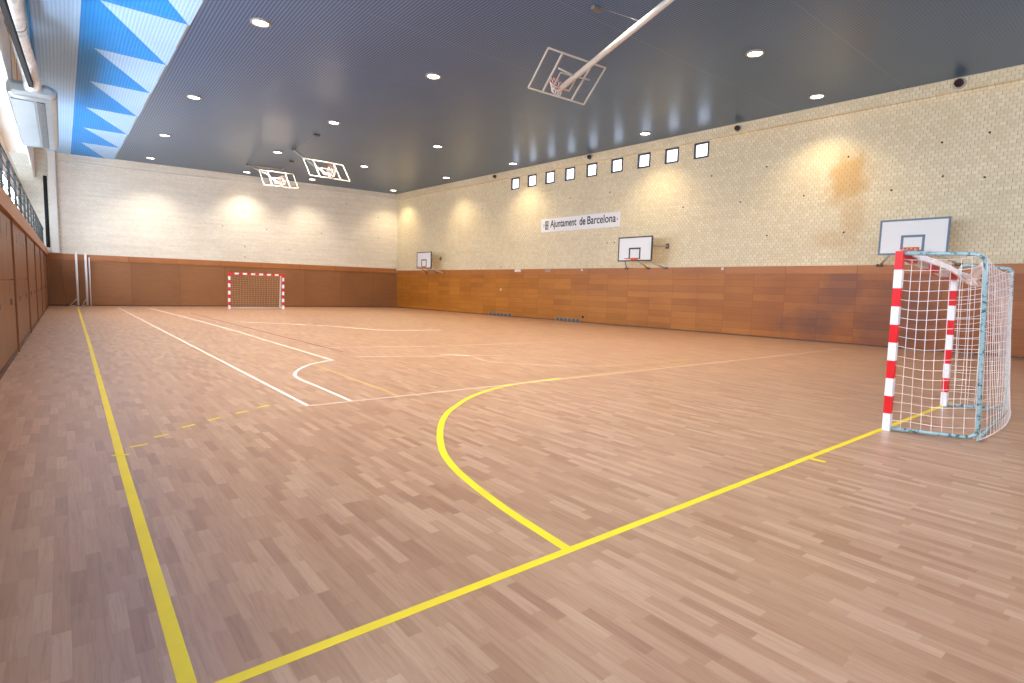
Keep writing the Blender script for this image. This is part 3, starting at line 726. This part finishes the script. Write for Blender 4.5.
# ------------------------------------------------------------------ sign
sc = (19.03-4.222)/rn.y
sg = empty('wall_sign', rw(sc, -.03, 5.4), R_ROT); tag(sg, 'white rectangular name sign high on the cream block wall', 'sign')
MB().box((-2.8,0,-.375), (2.8,.03,.375)).build('sign_board', M['sign'], sg, .005)
def lettering(txt, x, width, size, bold, zoff=-.13):
    cu = bpy.data.curves.new('letters', 'FONT'); cu.body = txt; cu.size = size; cu.extrude = .003; cu.offset = bold
    tmp = bpy.data.objects.new('letters', cu); COL.objects.link(tmp)
    me = bpy.data.meshes.new_from_object(tmp.evaluated_get(bpy.context.evaluated_depsgraph_get())); bpy.data.objects.remove(tmp)
    me.materials.clear(); me.materials.append(M['ink'])
    xs_ = [v.co.x for v in me.vertices]; k = width/(max(xs_)-min(xs_)); x0 = min(xs_)
    # reads from inside the hall: text runs towards local -x
    for v in me.vertices: v.co = Vector((x-(v.co.x-x0)*k, .033+v.co.z, zoff+v.co.y))
    o = bpy.data.objects.new('lettering', me); COL.objects.link(o); o.parent = sg
    return o
lettering('Ajuntament', 2.06, 1.95, .58, .008)
lettering('de', -.12, .41, .58, .012)
lettering('Barcelona', -.66, 1.88, .6, .008)
lg = MB()
for x0, x1, z0_, z1_ in ((2.42,2.47,-.24,.24),(2.22,2.27,-.24,.24),(2.27,2.42,.19,.24),(2.27,2.42,-.24,-.19),(2.32,2.37,-.19,.19),(2.27,2.42,-.02,.03)): lg.box((x0,.03,z0_), (x1,.034,z1_))
MB().box((2.56,.03,-.1), (2.59,.034,.1)).build('stroke', M['ink'], sg); MB().box((-2.66,.03,-.03), (-2.6,.034,.03)).build('dash', M['ink'], sg)
lg.build('emblem', M['ink'], sg)

# ------------------------------------------------------------------ small things on the right wall
for i, (y, z, r) in enumerate(((2.95,8.68,.12),(10.25,8.66,.1),(18.2,8.7,.1),(25.8,8.68,.09))):
    s = (y-4.222)/rn.y; t = empty('pipe_stub', rw(s,.16,z), R_ROT)
    tag(t, 'dark round pipe end under the ceiling on the right wall, %s' % ('nearest of the four', 'second nearest of the four', 'second farthest of the four', 'farthest of the four')[i], 'pipe', 'pipe ends along the block ledge')
    n = 18; vs = [(R*math.cos(2*PI*k/n), yy, R*math.sin(2*PI*k/n)) for R, yy in ((r,0),(r,.16),(r*.8,.16),(r*.8,.05)) for k in range(n)]
    MB().add(vs, [(j*n+k, j*n+(k+1)%n, (j+1)*n+(k+1)%n, (j+1)*n+k) for j in range(3) for k in range(n)]+[tuple(3*n+k for k in range(n))], 0, True).build('pipe', M['rust'], t)
    vs = [(R*math.cos(2*PI*k/n), yy, R*math.sin(2*PI*k/n)) for R, yy in ((r*1.5,0),(r*1.4,.03),(r,.03)) for k in range(n)]
    MB().add(vs, [(j*n+k, j*n+(k+1)%n, (j+1)*n+(k+1)%n, (j+1)*n+k) for j in range(2) for k in range(n)], 0, True).build('collar', M['concrete'], t)
for i, (y0, y1) in enumerate(((26.3,24.1),(20.4,18.6))):
    s = ((y0+y1)/2-4.222)/rn.y; hw = (y0-y1)/2; t = empty('floor_vent', rw(s,.013,.0), R_ROT)
    tag(t, 'low grey vent grille at the foot of the honey panelling, %s' % ('farther of the two', 'nearer of the two')[i], 'vent', 'vent grilles at the foot of the right wall')
    MB().box((-hw,0,.02), (hw,.012,.17)).build('back_plate', M['duct_dark'], t)
    g = MB()
    for k in range(4): g.bar((-hw,.018,.04+k*.04), (hw,.018,.04+k*.04), .01, .014)
    for k in range(7): g.box((-hw+k*hw/3-.03,.012,.02), (-hw+k*hw/3+.03,.03,.17))
    g.build('grille', M['grey'], t)
for y, z, w, h, lab in ((10.61,2.84,.09,.09,'small white wall fitting on the top board beyond the near hoop'),(18.57,2.84,.09,.09,'small white wall fitting on the top board under the sign'),
                        (25.2,1.66,.08,.09,'small white fitting set in the middle of the honey panelling'),(23.68,2.83,.5,.13,'wide white plate on the top board left of the sign'),
                        (21.15,2.82,.34,.08,'narrow grey plate on the top board below the sign')):
    s = (y-4.222)/rn.y; t = empty('wall_fitting', rw(s, .03 if z > 2.6 else 0, z), R_ROT); tag(t, lab, 'wall fitting')
    MB().box((-w/2-.01,0,-h/2-.01), (w/2+.01,.012,h/2+.01)).build('plate', M['socket'], t, .004)
    MB().box((-w/2,.012,-h/2), (w/2,.06 if w < .2 else .025,h/2)).build('cover', M['socket'] if w != .34 else M['grey'], t, .008)
t = empty('wall_bolt', rw((18.41-4.222)/rn.y,0,.3), R_ROT); tag(t, 'dark bolt head low on the honey panelling beside the nearer vent', 'bolt')
n = 6; MB().tube([(0,0,0),(0,.04,0)], .05, 6, smooth=False).build('head', M['black'], t); MB().tube([(0,0,0),(0,.012,0)], .075, 16).build('washer', M['rust'], t)
def holes(parent, L, sx, oy):
    proto = None
    for s, z in L:
        if proto is None: proto = MB().tube([(0,0,0),(0,.006*oy,0)], .035, 10).build('anchor_hole', M['hole'], parent); o = proto
        else: o = proto.copy(); COL.objects.link(o); o.parent = parent
        o.location = (s+sx, .0 if oy > 0 else .03, z)
holes(wr, [(-.93,6.94),(-2.13,7.04),(4.82,6.96),(7.21,6.9),(5.84,5.64),(3.3,5.64),(.39,5.53),(-1.04,5.83),(-2.12,5.66),(1.79,4.15),(1.84,6.9),(4.62,4.18),(23.09,6.86),(24.39,7.03),(12.82,4.22),(12.35,4.23),(12.77,6.79),(8.53,5.67),(15.48,6.77),(21.07,3.07)], 11.5, 1)
holes(wf, [(10.59,6.49),(11.94,5.38),(13.44,4.08),(10.55,4.09),(10.53,3.39),(15.68,5.39),(20.02,5.38),(17.52,7.73),(20.01,6.94),(9.21,5.38)], 1.15, -1)

# ------------------------------------------------------------------ poles in the far left corner
def pole(x, y, h, label, double):
    t = empty('net_post', (x,y,0)); tag(t, label, 'post', 'white net posts in the far corner')
    MB().tube([(0,0,.03),(0,0,h)], .055, 12).build('upright', M['white'], t)
    if double:
        MB().tube([(.17,0,.03),(.17,0,h-.15)], .03, 10).build('tension_tube', M['white'], t)
        MB().bar((0,0,1.4), (.17,0,1.4), .03, .05).build('clamp', M['grey'], t)
    MB().tube([(0,0,.06),(0,0,0)], .09, 12).build('base_plate', M['grey'], t)
    MB().tube([(0,0,.5),(-.38 if not double else -.24,.2,.04)], .022, 8).build('foot_brace', M['white'], t)
    MB().tube([(-.38 if not double else -.24,.2,.03),(0,0,.03)], .022, 8).build('foot_bar', M['white'], t)
    MB().tube([(-.05,0,h),(.05,0,h)], .06, 10).build('pulley', M['white'], t)
pole(.34, 39.1, 3.1, 'single white net post standing at the far end of the yellow sideline', False)
pole(.78, 39.25, 3.05, 'double tubed white net post standing just right of the single white post', True)
t = empty('leaning_stick', (-.3,39.2,0)); tag(t, 'thin brown stick leaning on the far panelling left of the white posts', 'stick')
MB().tube(spline([(.12,-.1,.01),(.02,.1,.9),(-.06,.3,1.7),(-.1,.42,2.45)], 5), .018, 8).build('shaft', M['wood_post'], t); MB().tube([(.12,-.1,.0),(.117,-.08,.08)], .024, 8).build('tip', M['black'], t)

# ------------------------------------------------------------------ camera and picture
D = ((0.7769425186, -0.0381077224, 0.6284171578), (-0.6289748095, -0.0904326004, 0.7721480647), (0.0274045936, -0.9951732243, -0.0942297297))
right_ = Vector((D[0][0], D[1][0], D[2][0])).normalized(); fw = Vector((D[0][2], D[1][2], D[2][2])).normalized()
up_ = right_.cross(fw).normalized(); right_ = fw.cross(up_)
cam = bpy.data.cameras.new('camera'); co = bpy.data.objects.new('camera', cam); COL.objects.link(co)
co.matrix_world = Matrix(((right_.x, up_.x, -fw.x, -.3459), (right_.y, up_.y, -fw.y, -2.4833), (right_.z, up_.z, -fw.z, 1.7), (0,0,0,1)))
cam.sensor_width = 36; cam.lens = 552.433/1024*36; cam.clip_start = .05; cam.clip_end = 200
S.camera = co
w = bpy.data.worlds.new('sky'); S.world = w; w.use_nodes = True
w.node_tree.nodes['Background'].inputs[0].default_value = (.75,.85,1,1); w.node_tree.nodes['Background'].inputs[1].default_value = 1.0
S.view_settings.view_transform = 'Standard'; S.view_settings.look = 'None'; S.view_settings.gamma = 1; S.view_settings.exposure = .66
try: S.view_settings.use_curve_mapping = False
except Exception: pass
